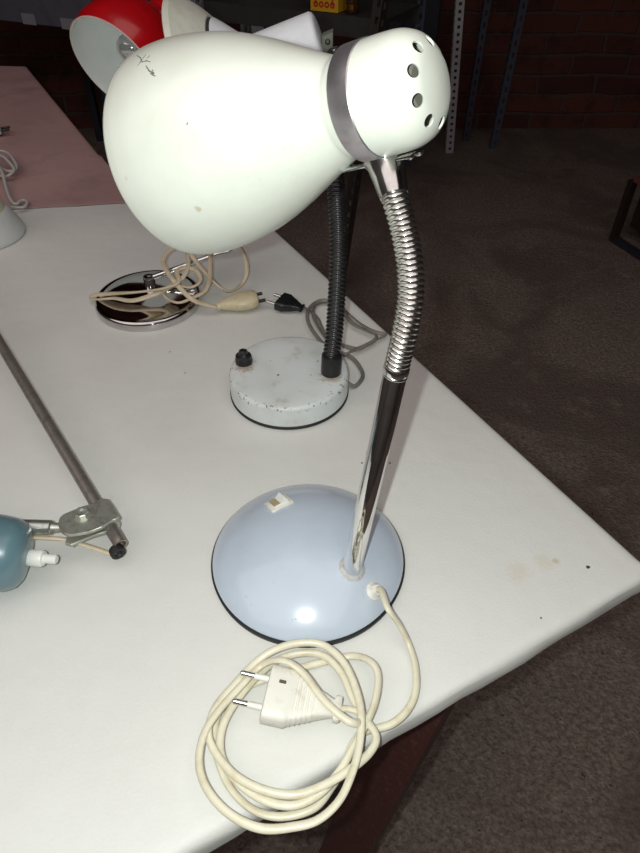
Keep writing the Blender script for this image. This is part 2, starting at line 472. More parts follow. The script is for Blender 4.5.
# ------------------------------------------------------------------ main lamp
BC = V((-.010, .322, TZ)); BR = .080
lampA = thing('desk_lamp', BC, 'cream white gooseneck desk lamp on a pale blue domed base, nearest and tallest in front', 'lamp')
b = bm_new()
lathe(b, BC, (0, 0, 1), [(0, 0), (0, BR - .0005), (.0005, BR + .0006), (.0045, BR + .0012), (.0060, BR - .0002), (.0060, 0)], 96)
obj('rubber_foot', b, M['black_rubber'], lampA)
DH = .0285
def dome_z(r):
    q = min(1, r / BR); return TZ + .0058 + DH * (1 - q ** 2.15) ** .80 if q < 1 else TZ + .0058
prof = [(.0058, 0), (.0058, BR - .0004)] + [(dome_z(BR * math.sin(t)) - TZ + .0008, BR * math.sin(t) - .0003) for t in [PI / 2 * (1 - k / 22) for k in range(0, 22)]] + [(.0058 + DH + .0008, 0)]
b = bm_new(); lathe(b, BC, (0, 0, 1), prof, 96); base = obj('base', b, dome_mat(), lampA, 'pale blue white enamelled dome', angle=50)
def dome_pt(px, py):
    z = TZ + .03
    for _ in range(12):
        p = P(px, py, z); r = (p - BC).xy.length; z = .5 * z + .5 * dome_z(r)
    p = P(px, py, z); r = p.xy - BC.xy
    h = .002; g = (dome_z(r.length + h) - dome_z(r.length - h)) / (2 * h); rn = r.normalized()
    return p, V((-g * rn.x, -g * rn.y, 1)).normalized()
# straight tube
tb, tn = dome_pt(352, 568)
tube_top = D(395.5, 373, .393)
b = bm_new(); ta = (tube_top - tb).normalized(); TL = (tube_top - tb).length
lathe(b, tb - ta * .006, ta, [(0, 0), (0, .0075), (TL + .006, .0075), (TL + .0075, .0065), (TL + .0075, 0)], 40)
obj('tube', b, M['chrome'], lampA, 'straight chrome tube')
b = bm_new(); lathe(b, tb - tn * .001, tn, [(0, 0), (0, .0112), (.0012, .0108), (.0022, .0092), (.0024, .0078), (.0024, 0)], 40)
obj('tube_washer', b, mat('grimy_white_washer', (.46, .47, .47), .6, 0, (.36, .31, .24), 200), lampA)

# head
B0 = D(379.4, 98.64, .345)
az, el = .5708, .3754
ax = V((-math.cos(el) * math.cos(az), math.cos(el) * math.sin(az), -math.sin(el))).normalized()
dn = (V((0, 0, -1)) - ax * (-ax.z)).normalized()           # down, square to the axis
# flexible arm
att = B0 + dn * .0312 + ax * .006
g0 = tube_top
cone_lo = D(394, 196, .362)
gp = crom([g0 - ta * .002, g0 + ta * .012, D(404.5, 335, .378), D(410.5, 300, .371), D(410, 265, .366), D(404, 230, .3635), D(396.5, 203, .362), cone_lo + (att - cone_lo).normalized() * .004], 24)
b = bm_new(); gooseneck(b, gp, .0079, .0009, .0031, .0003, 28, 1.0)
obj('gooseneck', b, M['flex_chrome'], lampA, 'flexible ribbed chrome arm')
b = bm_new(); lathe(b, g0 + ta * .0, ta, [(0, 0), (0, .0079), (.0015, .0082), (.004, .0082), (.005, .0078), (.005, 0)], 40)
obj('tube_collar', b, M['chrome'], lampA)
ca = (att - cone_lo).normalized(); CLN = (att - cone_lo).length
b = bm_new(); lathe(b, cone_lo, ca, [(0, 0), (0, .0080), (.002, .0084), (CLN * .5, .0096), (CLN * .85, .0108), (CLN, .0125), (CLN, 0)], 40)
obj('neck_collar', b, mat('scuffed_chrome', (.70, .69, .67), .16, 1, (.50, .48, .45), 90), lampA, 'tapered chrome collar under the lamp head')

# shade (fitted profile), open at the far end
Ls = .1460; T0 = .0102
key = [(0, .0288), (.05, .0272), (.10, .0276), (.25, .0376), (.42, .0492), (.6, .0591), (.8, .0657), (.93, .0675), (1, .0672)]
def prof_interp(t):
    for (a, ra), (c, rc) in zip(key, key[1:]):
        if t <= c: 
            u = (t - a) / (c - a); return ra + (rc - ra) * u
    return key[-1][1]
kp = crom([V((a * Ls, r, 0)) for a, r in key], 6)
outer = [(p.x + T0, p.y) for p in kp]
innr = [(t, r - .0012) for t, r in outer[::-1]]
M['shade'] = None
head_verts = bm_new(); lathe(head_verts, B0, ax, outer, 96)
bvh = BVHTree.FromBMesh(head_verts)
def hit(px, py):
    r = ray(px, py).normalized(); p, n, i, d = bvh.ray_cast(CAM, r); return (p, n, r)
for (px, py, r, a) in ((198, 209, .0024, .5), (126, 178, .0018, .25), (112, 68, .006, .22)):
    h = hit(px, py)
    if h[0] is not None: STAINS.append((px, py, (h[0] - CAM).length / ray(px, py).length, r, a))
M['shade'] = shade_mat()
b = bm_new(); lathe(b, B0, ax, outer + [(T0 + Ls + .0006, .0666)] + innr, 96, close=True)
shade = obj('shade', b, M['shade'], lampA, 'cream white bell-shaped metal shade', angle=50)
# pencil-like scratches near the rim
def stroke(pts, r, par, m, name='scratch'):
    L = []
    for a, c in zip(pts, pts[1:]):
        for k in range(6):
            px = a[0] + (c[0] - a[0]) * k / 6 + random.uniform(-.35, .35); py = a[1] + (c[1] - a[1]) * k / 6 + random.uniform(-.35, .35)
            h = hit(px, py)
            if h[0] is not None: L.append(h[0])
    if len(L) < 3: return
    b = bm_new(); sweep(b, L, ell(r, r, 6), free=True, rad=lambda t: .5 + .5 * math.sin(PI * t) + .3 * random.random())
    obj(name, b, m, par)
sm = mat('dark_scratch', (.20, .20, .17), .8)
for q, r in (([(137, 55), (140, 58), (143, 62), (147, 61)], .00034), ([(139, 63), (146, 61), (152, 62)], .0003), ([(146, 55), (142, 60), (137, 67)], .0003),
             ([(146, 66), (149, 71), (154, 74), (152, 69)], .0004), ([(150, 73), (156, 77)], .0004), ([(150, 56), (146, 59)], .0003),
             ([(109, 68), (116, 65), (123, 62)], .0004), ([(113, 71), (121, 66)], .0003), ([(187, 125), (188, 122)], .0003)):
    stroke(q, r, shade, sm)
head_verts.free()
b = bm_new(); lathe(b, B0, ax, [(0, .0280), (0, .0296), (.0006, .0301), (.0126, .0301), (.0132, .0297), (.0132, .0280)], 96, close=True)
obj('band', b, M['band'], lampA, 'dull chrome ring round the neck')
# cap with a ring of nine vent holes cut through
cap_o = [(.004, .0288), (0, .0294), (-.009, .0293), (-.018, .0286), (-.0235, .0270), (-.0280, .0245), (-.0315, .0208), (-.0338, .0165), (-.0350, .0110), (-.0357, .0055), (-.0360, 0)]
cpts = crom([V((t, r, 0)) for t, r in cap_o], 4)
cap_o = [(p.x, max(0, p.y)) for p in cpts]; cap_o[-1] = (-.0360, 0)
cap_i = [(t + .0012 * (.3 + .7 * (1 - r / .0294) if r < .0294 else .3), max(0, r - .0011)) for t, r in cap_o[::-1]]; cap_i[0] = (-.0348, 0)
b = bm_new(); lathe(b, B0, ax, cap_o + cap_i, 128, ref=(0, 0, 1), close=True)
bmesh.ops.recalc_face_normals(b, faces=b.faces)
capo = obj('cap', b, M['shade'], lampA, 'cream white domed cap with nine round vent holes', angle=50)
_, e1, e2v = frame(ax, (0, 0, 1))
cb = bm_new(); HPH = .78
for k in range(9):
    an = 2 * PI * (k + HPH) / 9; rd = e1 * math.cos(an) + e2v * math.sin(an)
    nrm = (rd * .66 - ax * .75).normalized(); c0 = B0 - ax * .0322 + rd * .0194
    lathe(cb, c0 - nrm * .006, nrm, [(0, 0), (0, .0033), (.012, .0033), (.012, 0)], 24)
bmesh.ops.recalc_face_normals(cb, faces=cb.faces)
cut = obj('cutter', cb, M['shade'], lampA)
mod = capo.modifiers.new('b', 'BOOLEAN'); mod.object = cut; mod.operation = 'DIFFERENCE'; mod.solver = 'EXACT'
dg = bpy.context.evaluated_depsgraph_get(); dg.update()
nm = bpy.data.meshes.new_from_object(capo.evaluated_get(dg)); capo.modifiers.clear(); capo.data = nm
bpy.data.objects.remove(cut, do_unlink=True)
for p in nm.polygons: p.use_smooth = True
nm.set_sharp_from_angle(angle=math.radians(50))
b = bm_new(); lathe(b, B0, ax, [(.02, 0), (.02, .019), (-.018, .019), (-.0225, .016), (-.026, .011), (-.026, 0)], 40)
obj('bulb_holder', b, M['grille'], lampA, 'grey lamp holder seen through the vents')
# bracket strip and its screws
b = bm_new(); sidev = ax.cross(dn).normalized(); brc = B0 + dn * .0313 + ax * .0085
box(b, brc + ax * .001, .0235, .0065, .0008, (ax, sidev, dn), .0006)
obj('bracket', b, M['chrome'], lampA)
for t in (-.0205, -.0175 - .006, .0215):
    b = bm_new(); c0 = brc + ax * t + sidev * (.003 if t == -.0205 else -.002)
    lathe(b, c0, dn, [(0, 0), (0, .0026), (.001, .0026), (.0019, .0018), (.0023, 0)], 20)
    obj('screw', b, M['nickel'], lampA)

# rocker switch on the dome
sp, sn = dome_pt(279, 504)
dx = (dome_pt(296, 503)[0] - dome_pt(279, 511)[0]).normalized()
xa = (dx - sn * dx.dot(sn)).normalized(); ya = sn.cross(xa).normalized()
b = bm_new(); box(b, sp + sn * .0006, .0105, .0080, .0014, (xa, ya, sn), .0006)
sw = obj('switch', b, M['white_plastic'], lampA, 'square cream rocker switch')
b = bm_new()
q = [sp + xa * y + sn * z for y, z in ((-.0066, .0008), (-.0066, .0030), (-.0005, .0034), (.0048, .0075), (.0070, .0030), (.0070, .0008))]
prism(b, [p + ya * .0056 for p in q], ya * -.0112)
obj('rocker', b, mat('rocker_white', (.80, .80, .76), .4), sw, smooth=False)
b = bm_new(); box(b, sp - xa * .0036 + sn * .0030, .0030, .0052, .0010, (xa, ya, sn)); obj('rocker_dirt', b, mat('rocker_ivory', (.42, .35, .22), .5), sw, smooth=False)

# cord
gp_, gn = dome_pt(374, 591)
b = bm_new(); lathe(b, gp_ - gn * .001, gn, [(0, 0), (0, .0072), (.002, .0070), (.003, .0055), (.006, .0042), (.0062, 0)], 28)
obj('cord_grommet', b, mat('white_grommet', (.74, .73, .68), .5, 0, (.5, .45, .36), 200), lampA)
def cr(X, Y): return 180 + .40625 * X, 570 + .40625 * Y
zb = TZ + .0032
path = []
path += [gp_ + gn * .001, gp_ + gn * .0085 + V((.0012, -.001, 0))]
def add(lst, z0, z1):
    n = len(lst)
    for i, (X, Y) in enumerate(lst):
        z = z0 + (z1 - z0) * i / max(1, n - 1); path.append(P(*cr(X, Y), z))
path.append(P(*cr(512, 95), TZ + .030)); path.append(P(*cr(540, 135), TZ + .018))
add([(565, 185), (580, 240), (580, 300), (560, 345), (525, 377), (488, 390)], TZ + .007, zb)
add([(452, 398), (425, 430), (405, 480), (375, 530), (330, 585), (250, 607), (180, 590), (125, 538), (95, 470), (84, 405), (98, 345), (150, 295), (230, 262), (330, 232), (420, 212)], zb, zb + .001)
add([(470, 226), (488, 262), (480, 325), (455, 385), (425, 440), (395, 492), (350, 545), (295, 576), (240, 577), (180, 552), (128, 505), (100, 450), (105, 385), (140, 320), (190, 262), (240, 222), (300, 205)], zb + .009, zb + .006)
add([(355, 212), (398, 255), (425, 315), (455, 365), (483, 408), (468, 448), (420, 490), (350, 532), (280, 553), (200, 540), (135, 505), (88, 450), (70, 400), (85, 340), (135, 280), (185, 228)], zb + .007, zb + .013)
add([(230, 198), (290, 180), (350, 184), (400, 224), (432, 290), (446, 360), (440, 440), (420, 510), (390, 570), (340, 615), (280, 632), (200, 636), (125, 603), (70, 545), (47, 480), (57, 410), (92, 350), (150, 285), (200, 235)], zb + .0155, zb + .014)
add([(250, 222), (300, 250), (350, 315), (395, 358), (425, 376)], zb + .024, zb + .0195)
add([(446, 372), (440, 350), (412, 341), (396, 342)], zb + .014, zb + .0105)
cp = resample(crom(path, 10), .0022)
b = bm_new(); sweep(b, cp, ell(.0028, .00205, 12), twist=lambda t: .5 * math.sin(t * 23) + .25 * math.sin(t * 61))
cord = obj('power_cord', b, M['cream_cable'], lampA, 'cream flat cable coiled in front of the base, hanging past the table edge', angle=80)

def plug(parent, front, tail, width, thick, m, pm, pin_sep, pin_len, style='flat', sleeve=None, roll=0, label=None):
    """two-pin plug: front centre, tail centre"""
    x = (front - tail).normalized(); L = (front - tail).length; z = V((0, 0, 1)); z = (z - x * z.dot(x)).normalized(); y = z.cross(x)
    if roll:
        y, z = y * math.cos(roll) + z * math.sin(roll), z * math.cos(roll) - y * math.sin(roll)
    b = bm_new()
    if style == 'flat':
        secs = [(1, .90, .86), (.985, 1, 1), (.70, 1, 1), (.66, .92, .97)]
        k = 5; 
        for i in range(k):
            t = .64 - i * .062; w = .90 - i * .072
            secs += [(t, w, .94 - i * .03), (t - .026, w - .01, .94 - i * .03), (t - .030, w - .05, .84 - i * .03), (t - .056, w - .06, .84 - i * .03)]
        secs += [(.30, .50, .70), (.16, .36, .52), (.10, .30, .44), (.08, .46, .46), (.03, .46, .46), (0, .34, .36)]
    else:
        secs = [(1, .62, .8), (.97, .8, .95), (.85, .96, 1), (.65, 1, 1), (.45, .82, .92), (.28, .55, .75), (.14, .36, .55), (.12, .30, .48), (.08, .34, .5), (.03, .28, .42), (0, .26, .4)]
    rings = []
    for (t, w, h) in secs:
        ring = []
        for k in range(20):
            a = 2 * PI * k / 20; e = .45 if style == 'flat' else .8
            cx = math.copysign(abs(math.cos(a)) ** e, math.cos(a)); sx = math.copysign(abs(math.sin(a)) ** e, math.sin(a))
            ring.append(b.verts.new(tail + x * (L * t) + y * (width / 2 * w * cx) + z * (thick / 2 * h * sx)))
        rings.append(ring)
    for A, B in zip(rings, rings[1:]):
        for k in range(20): b.faces.new((A[k], A[(k + 1) % 20], B[(k + 1) % 20], B[k]))
    b.faces.new(rings[0]); b.faces.new(rings[-1][::-1])
    pl = obj('plug', b, m, parent, label, angle=40)
    for s in (-1, 1):
        o = front + y * (s * pin_sep / 2) - x * .001
        if sleeve is None:
            b = bm_new(); lathe(b, o, x, [(0, 0), (0, .0022), (pin_len - .001, .0022), (pin_len, .0012), (pin_len + .0003, 0)], 16); obj('pin', b, pm, pl)
        else:
            fr, ms = sleeve
            b = bm_new(); lathe(b, o, x, [(0, 0), (0, .0022), (pin_len * fr, .0022), (pin_len * fr, .0020), (pin_len - .001, .0020), (pin_len, .0012), (pin_len + .0003, 0)], 16)
            q = obj('pin', b, [pm, ms], pl)
            for p in q.data.polygons:
                c = sum((q.data.vertices[v].co for v in p.vertices), V()) / len(p.vertices) + wloc(q)
                if (c - o).dot(x) < pin_len * fr: p.material_index = 1
    return pl, (x, y, z)
zp = TZ + .0205
pl, fr = plug(cord, P(*cr(211, 303), zp), P(*cr(395, 345), zp - .006), .0385, .0170, M['plug_white'], M['nickel'], .0200, .0215, sleeve=(.52, mat('white_pin_sleeve', (.78, .77, .70), .4)))
x, y, z = fr
b = bm_new(); c0 = P(*cr(388, 343), zp - .0055); box(b, c0, .0022, .0085, .0030, (x, y, z), .0012); obj('strain_relief', b, M['plug_white'], pl)
b = bm_new(); c0 = P(*cr(253, 275), zp + .0075); box(b, c0, .0010, .0024, .0009, (y, x, z), .0004); obj('mould_notch', b, mat('notch_dark', (.10, .08, .06), .8), pl)  # small dark block standing for a hole in the plug

# ------------------------------------------------------------------ disc-based lamp with black gooseneck
PC = V((-.0335, .547, TZ)); PR = .0640
lampB = thing('desk_lamp', PC, 'old white desk lamp on a chipped white disc base with a black ribbed arm', 'lamp')
b = bm_new(); lathe(b, PC, (0, 0, 1), [(0, 0), (0, PR), (.001, PR + .001), (.0035, PR + .001), (.0045, PR), (.0045, 0)], 80); obj('rubber_foot', b, M['black_rubber'], lampB)
h = PUCK_TOP - TZ
b = bm_new(); lathe(b, PC, (0, 0, 1), [(.0045, 0), (.0045, PR + .0002), (h - .004, PR + .0002), (h - .0022, PR - .0003), (h - .0007, PR - .0018), (h, PR - .004), (h, PR - .02), (h, 0)], 80)
obj('base', b, puck_mat(), lampB, 'chipped white enamelled disc')
kn = P(244, 362, PUCK_TOP)
b = bm_new()
prof = [(0, 0), (0, .0095), (.004, .0095), (.006, .0088), (.009, .0086), (.010, .006), (.012, .0048), (.015, .0045), (.016, .003), (.016, 0)]
lathe(b, kn, (0, 0, 1), prof, 12); obj('switch_knob', b, M['black_plastic'], lampB, smooth=False)
gb = P(331, 372, PUCK_TOP)
b = bm_new(); lathe(b, gb, (.03, 0, 1), [(0, 0), (0, .0108), (.022, .0108), (.0235, .0100), (.0235, 0)], 32); obj('arm_collar', b, M['black_plastic'], lampB)
HB = D(322, 43, .66)                                   # back end of the head
arm = crom([gb + V((0, 0, .018)), D(334.5, 330, .668), D(337, 290, .660), D(338.5, 250, .652), D(337.5, 210, .648), D(334.5, 170, .648), D(333, 130, .651), D(336, 90, .655), D(338, 66, .656), D(334.5, 52, .657)], 14)
b = bm_new(); gooseneck(b, arm, .0096, .0010, .0042, .0005, 24, 2.5)
obj('gooseneck', b, mat('black_ribbed_sleeve', (.014, .014, .015), .26, 0, (.03, .03, .03), 90, spec=.6), lampB, 'black ribbed flexible arm')
# head: cylinder cap towards the right, flaring shade to the left
pL = D(189, 97, .70); hx = (pL - HB).normalized()
# turn the head so its axis lies across the view
capR = .0305
b = bm_new(); lathe(b, HB, hx, [(0, 0), (0, capR - .005), (.0012, capR - .002), (.004, capR), (.071, capR + .001), (.071, 0)], 64)
obj('cap', b, M['head_cool'], lampB, 'cool white cylindrical cap')
capn = .070
sh = [(capn, capR - .002), (capn + .005, capR + .003), (capn + .012, capR + .010), (capn + .022, capR + .021), (capn + .029, capR + .028)]
sh2 = [(capn + .032, capR + .031), (capn + .040, capR + .042), (capn + .048, capR + .051), (capn + .055, capR + .058), (capn + .056, capR + .0595), (capn + .062, capR + .061), (capn + .063, capR + .060)]
b = bm_new(); s1 = sh; lathe(b, HB, hx, s1 + [(t, r - .0015) for t, r in s1[::-1]], 72, close=True); obj('shade_neck', b, M['head_cool'], lampB)
b = bm_new(); s1 = [(capn + .028, capR + .026), (capn + .033, capR + .0295)]; lathe(b, HB, hx, s1 + [(t, r - .0015) for t, r in s1[::-1]], 72, close=True); obj('joint_ring', b, M['dark_hole'], lampB)
b = bm_new(); lathe(b, HB, hx, sh2 + [(t, r - .0015) for t, r in sh2[::-1]], 72, close=True); obj('shade', b, M['head_white'], lampB, 'cream flared shade with a rolled rim')
b = bm_new(); box(b, HB - hx * .004 + V((.002, -.004, .001)), .006, .010, .008, (hx, V((0, 0, 1)).cross(hx).normalized(), V((0, 0, 1))), .001); obj('bracket', b, mat('tarnished_bracket', (.16, .17, .14), .7, .2), lampB)
b = bm_new(); lathe(b, HB - hx * .006 + V((.0, -.0135, .002)), (0, -1, .2), [(0, 0), (0, .003), (.001, .0028), (.0025, .0012), (.0025, 0)], 16); obj('screw', b, M['post_dark'], lampB)
# its cable
def c4(X, Y): return 250 + .359 * X, 180 + .359 * Y
zc = TZ + .0022
cpts = [(303.5, 307.5, zc + .004), (313, 313, zc + .001)]
def q4(l, z): return [(*c4(X, Y), z) for X, Y in l]
cpts += q4([(190, 385), (200, 410), (215, 440), (245, 455)], zc) + q4([(300, 470), (340, 450), (378, 432), (345, 422), (310, 402), (262, 362)], zc + .003)
cpts += q4([(225, 338), (190, 338), (163, 362), (162, 395), (185, 435), (215, 465), (250, 487), (300, 470), (345, 448), (350, 432), (320, 418), (280, 395), (250, 350)], zc + .0055)
cpts += q4([(215, 340), (185, 348), (176, 372), (190, 410), (215, 445), (240, 475), (275, 490), (298, 510), (314, 540), (308, 560), (290, 575)], zc + .001)
L = [P(px, py, z) for px, py, z in cpts]; ex = PC + (L[-1] - PC).normalized() * (PR - .001); ex.z = TZ + .009; L.append(ex)
b = bm_new(); sweep(b, resample(crom(L, 10), .002), twin(.00125, 5), twist=lambda t: .9 * math.sin(t * 40)); cordB = obj('power_cord', b, M['grey_twin'], lampB, 'thin grey twin cable bundled behind the disc base', angle=80)
plug(cordB, P(279.5, 301, TZ + .009), P(303, 308.5, TZ + .007), .031, .013, M['black_plastic'], M['nickel'], .0190, .0150, label='small black two-pin plug')

# ------------------------------------------------------------------ red lamp on the chrome disc
RC = V((-.2240, .7275, TZ)); RR = .0672
lampC = thing('desk_lamp', RC, 'red desk lamp with white inside and clear bulb, on a round mirror-chrome base', 'lamp')
b = bm_new(); lathe(b, RC, (0, 0, 1), [(0, 0), (0, RR), (.0012, RR + .0006), (.009, RR + .0004), (.0118, RR - .0015), (.0125, RR - .0045), (.0118, RR - .008), (.0100, RR - .019), (.0098, .02), (.0102, 0)], 96)
obj('base', b, mat('mirror_chrome', (.62, .60, .60), .05, 1, (.50, .47, .46), 50), lampC, 'round mirror-chrome disc', angle=60)
hub = P(150, 284, TZ + .010)
b = bm_new(); lathe(b, hub, (0, 0, 1), [(0, 0), (0, .0075), (.010, .0075), (.012, .0065), (.013, .004), (.013, 0)], 24); obj('hub', b, M['chrome'], lampC)
OC = D(116, 67, .86)
vw = (CAM - OC).normalized()                                  # towards the viewer from the shade
pi = V((-.64, 0, 0)) - V((0, _s, _c)) * .77
pi = (pi - vw * pi.dot(vw)).normalized()
rn = (pi * .84 + vw * .54).normalized()
RO = .068
jt = D(238, 238, .80); jt.z = max(jt.z, TZ + .045)
back = OC - rn * .128
rodp = [hub + V((0, 0, .008)), P(215, 255, TZ + .040)]
dirr = (rodp[1] - rodp[0]).normalized(); el_ = rodp[1] + dirr * .025
armp = crom([hub + V((0, 0, .008)), (hub + V((0, 0, .008))).lerp(rodp[1], .5), rodp[1], el_, el_ + V((.018, .012, .03)), el_ + V((.015, .03, .08)), back.lerp(el_, .35) + V((.02, .05, .03)), back - rn * .03, back], 12)
b = bm_new(); sweep(b, resample(armp, .004), ell(.0036, .0036, 14), free=True); obj('stem', b, M['chrome'], lampC, 'thin bent chrome stem')
prr = [(0, RO), (-.004, RO + .0005), (-.022, RO + .002), (-.044, RO - .002), (-.066, RO - .012), (-.084, RO - .026), (-.096, RO - .040), (-.104, RO - .047), (-.122, RO - .049), (-.128, RO - .053), (-.128, 0)]
pc = [(p.x, max(0, p.y)) for p in crom([V((t, r, 0)) for t, r in prr[:-1]], 4)]
b = bm_new(); lathe(b, OC, rn, pc + [(-.1285, 0)], 96); 
obj('shade', b, M['red_enamel'], lampC, 'glossy red domed shade', angle=50)
b = bm_new(); inn = [(t + .0004, r - .0016) for t, r in pc if r > .0232]; lathe(b, OC, rn, [(.0004, RO - .0001)] + inn + [(inn[-1][0], 0)], 96)
obj('shade_lining', b, M['inner_white'], lampC, 'matt white inside of the red shade', angle=50)
b = bm_new(); lathe(b, OC, rn, [(.0004, RO - .0010), (.0008, RO - .0006), (.0008, RO + .0000), (.0002, RO + .0006), (-.0006, RO + .0005), (-.0006, RO - .0010)], 96, close=True)
obj('shade_rim', b, mat('worn_rim', (.62, .48, .44), .4), lampC)
b = bm_new(); lathe(b, OC - rn * .088, rn, [(0, 0), (0, .013), (.018, .013), (.012, 0)], 32); sk = obj('bulb_socket', b, M['white_plastic'], lampC)
gl = NT('bulb_glass'); gl.color((.62, .64, .64)); gl.b.inputs['Roughness'].default_value = .08; gl.b.inputs['Metallic'].default_value = .55; gl.b.inputs['Coat Weight'].default_value = 1
b = bm_new(); lathe(b, OC - rn * .060, rn, [(0, 0), (0, .010), (.008, .0125), (.016, .0175), (.024, .0200), (.030, .0185), (.035, .0145), (.0385, .008), (.0395, 0)], 40)
obj('light_bulb', b, gl.m, lampC, 'small round bulb inside the red shade', angle=60)
# tangled cream cable lying over the chrome base
def c1(X, Y): return 80 + .28125 * X, 240 + .28125 * Y
L = [(*c1(487, 238), .012), (*c1(450, 230), .016), (*c1(400, 212), .022), (*c1(350, 165), .030), (*c1(312, 115), .040), (*c1(296, 75), .045), (*c1(318, 38), .050), (*c1(370, 20), .052), (*c1(392, 50), .046),
     (*c1(420, 85), .038), (*c1(455, 125), .030), (*c1(495, 165), .022), (*c1(532, 184), .013), (*c1(572, 160), .012), (*c1(592, 120), .022), (*c1(590, 70), .036), (*c1(568, 22), .050), (*c1(520, -15), .054),
     (*c1(470, 20), .050), (*c1(464, 80), .040), (*c1(462, 130), .032), (*c1(445, 180), .024), (*c1(400, 205), .020), (*c1(350, 223), .018), (*c1(308, 205), .017), (*c1(300, 180), .020), (*c1(340, 160), .026),
     (*c1(395, 168), .032), (*c1(428, 145), .036), (*c1(415, 112), .040), (*c1(375, 98), .040), (*c1(345, 112), .038), (*c1(350, 150), .034), (*c1(300, 172), .028), (*c1(220, 184), .022), (*c1(130, 190), .018),
     (*c1(62, 196), .012), (*c1(38, 206), .008), (*c1(62, 212), .011), (*c1(120, 207), .016), (*c1(180, 216), .016), (*c1(235, 204), .018), (*c1(290, 182), .022), (*c1(360, 140), .034), (*c1(385, 90), .042), (*c1(382, 45), .046), (*c1(400, -5), .05)]
L = [P(px, py, TZ + h) for px, py, h in L]
b = bm_new(); sweep(b, resample(crom(L, 8), .003), twin(.0016, 5), twist=lambda t: .6 * math.sin(t * 34)); cordC = obj('power_cord', b, M['cream_twin'], lampC, 'old cream twin cable tangled over the chrome base', angle=80)
plug(cordC, P(257, 298, TZ + .012), P(216, 306.5, TZ + .010), .033, .018, M['cream_plug'], M['nickel'], .0170, .0100, style='drop', sleeve=(.98, M['black_plastic']), label='yellowed drop-shaped two-pin plug')

# ------------------------------------------------------------------ teal lamp with jointed arm, cut by the left edge
TB = P(0, 560, TZ)
lampD = thing('swing_arm_lamp', V((TB.x - .06, TB.y, TZ)), 'teal enamelled swing-arm lamp lying at the left edge with steel arm and joint', 'lamp')
sa_ = V((-.95, -.05, .24)).normalized()
c0 = P(28.5, 556, TZ + .0315)
b = bm_new()
prt = [(0, 0), (.0002, .014), (.0014, .0200), (.005, .0252), (.012, .0284), (.022, .0298), (.045, .0305), (.075, .036), (.12, .052), (.16, .062), (.16, .0605), (.12, .0505), (.075, .0345), (.045, .029), (.012, .027), (.003, 0)]
lathe(b, c0, sa_, prt, 64); obj('shade', b, teal_mat(), lampD, 'rounded teal enamel shade', angle=50)
b = bm_new(); s0 = c0 + V((0, 0, -.002)); sx_ = V((1, -.08, .0)).normalized()
lathe(b, s0 - sx_ * .001, sx_, [(0, 0), (0, .0062), (.002, .0068), (.0115, .0068), (.013, .0058), (.013, .0038), (.0225, .0038), (.0235, .0030), (.0235, 0)], 24)
obj('push_switch', b, mat('bright_white_plastic', (.80, .80, .76), .35), lampD)
# pins of steel
zr = TZ + .034
a0, a1 = P(-90, 524, zr + .010), P(52, 527.5, zr)
d_ = (a1 - a0).normalized()
b = bm_new(); LL = (a1 - a0).length; lathe(b, a0, d_, [(0, 0), (0, .0062), (LL - .001, .0062), (LL, .0054), (LL, 0)], 28); obj('arm_tube', b, M['steel_tube'], lampD)
b = bm_new(); lathe(b, a1 - d_ * .002, d_, [(0, 0), (0, .0048), (.009, .0036), (.012, .0036), (.012, 0)], 20); obj('arm_pivot', b, M['zinc'], lampD)
def c5(X, Y): return .203 * X, 490 + .203 * Y
r0, r1 = P(121, 545, TZ + .022), P(-60, 243, TZ + .058)
d_ = (r1 - r0).normalized(); LL = (r1 - r0).length
b = bm_new(); lathe(b, r0, d_, [(.004, 0), (.004, .0040), (0, .0044), (0, .0056), (LL, .0056), (LL, 0)], 28); obj('arm_rod', b, M['steel_rod'], lampD, 'long thin tarnished steel rod')
b = bm_new(); gc = P(117, 551, TZ + .018); lathe(b, gc - d_ * .004, d_, [(0, 0), (.002, .0025), (.0005, .0035), (.0005, .0062), (.005, .0066), (.007, .0058), (.007, 0)], 24); obj('rubber_grommet', b, M['black_rubber'], lampD)
def arc(cx, cy, rx, ry, a, c, n=8): return [(cx + rx * math.cos(math.radians(a + (c - a) * k / n)), cy + ry * math.sin(math.radians(a + (c - a) * k / n))) for k in range(n + 1)]
plate = [(370, 95), (470, 62), (498, 40), (530, 42), (560, 85), (585, 128), (570, 142), (540, 150), (500, 182), (440, 205), (360, 218)] + arc(338, 165, 52, 54, 90, 250, 10)
b = bm_new(); prism(b, [P(*c5(*q), zr + .0075) for q in plate], (0, 0, -.0030), .0006); jn = obj('joint_plate', b, M['zinc'], lampD, smooth=False)
plate2 = [(330, 215), (430, 208), (500, 175), (545, 160), (520, 205), (450, 225), (400, 245), (350, 270), (320, 262)]
b = bm_new(); prism(b, [P(*c5(*q), zr - .004) for q in plate2], (0, 0, -.0030), .0006); obj('joint_plate', b, M['zinc'], lampD, smooth=False)
cc = P(*c5(512, 100), zr + .002)
b = bm_new(); lathe(b, r0 + d_ * (cc - r0).dot(d_) - d_ * .011, d_, [(0, 0), (0, .0078), (.001, .0086), (.021, .0086), (.022, .0078), (.022, 0)], 28); obj('rod_clamp', b, M['zinc'], lampD)
b = bm_new(); bc = P(*c5(408, 122), zr + .0070)
lathe(b, bc, (0, 0, 1), [(0, 0), (0, .0078), (.0012, .0078), (.0012, .0060), (.0040, .0060), (.0046, .0052), (.0046, .0034), (.0032, .0030), (.0032, 0)], 8); obj('bolt', b, M['zinc'], lampD, smooth=False)
b = bm_new(); lathe(b, bc + V((0, 0, -.014)), (0, 0, 1), [(0, 0), (0, .003), (.015, .003), (.015, 0)], 12); obj('bolt_shank', b, M['zinc'], lampD)
L = [P(px, py, TZ + z) for px, py, z in ((14, 534, .030), (28, 537, .030), (48, 538, .030), (66, 539.5, .027), (85, 545, .022), (100, 550, .019), (110, 553, .018), (116, 552, .019))]
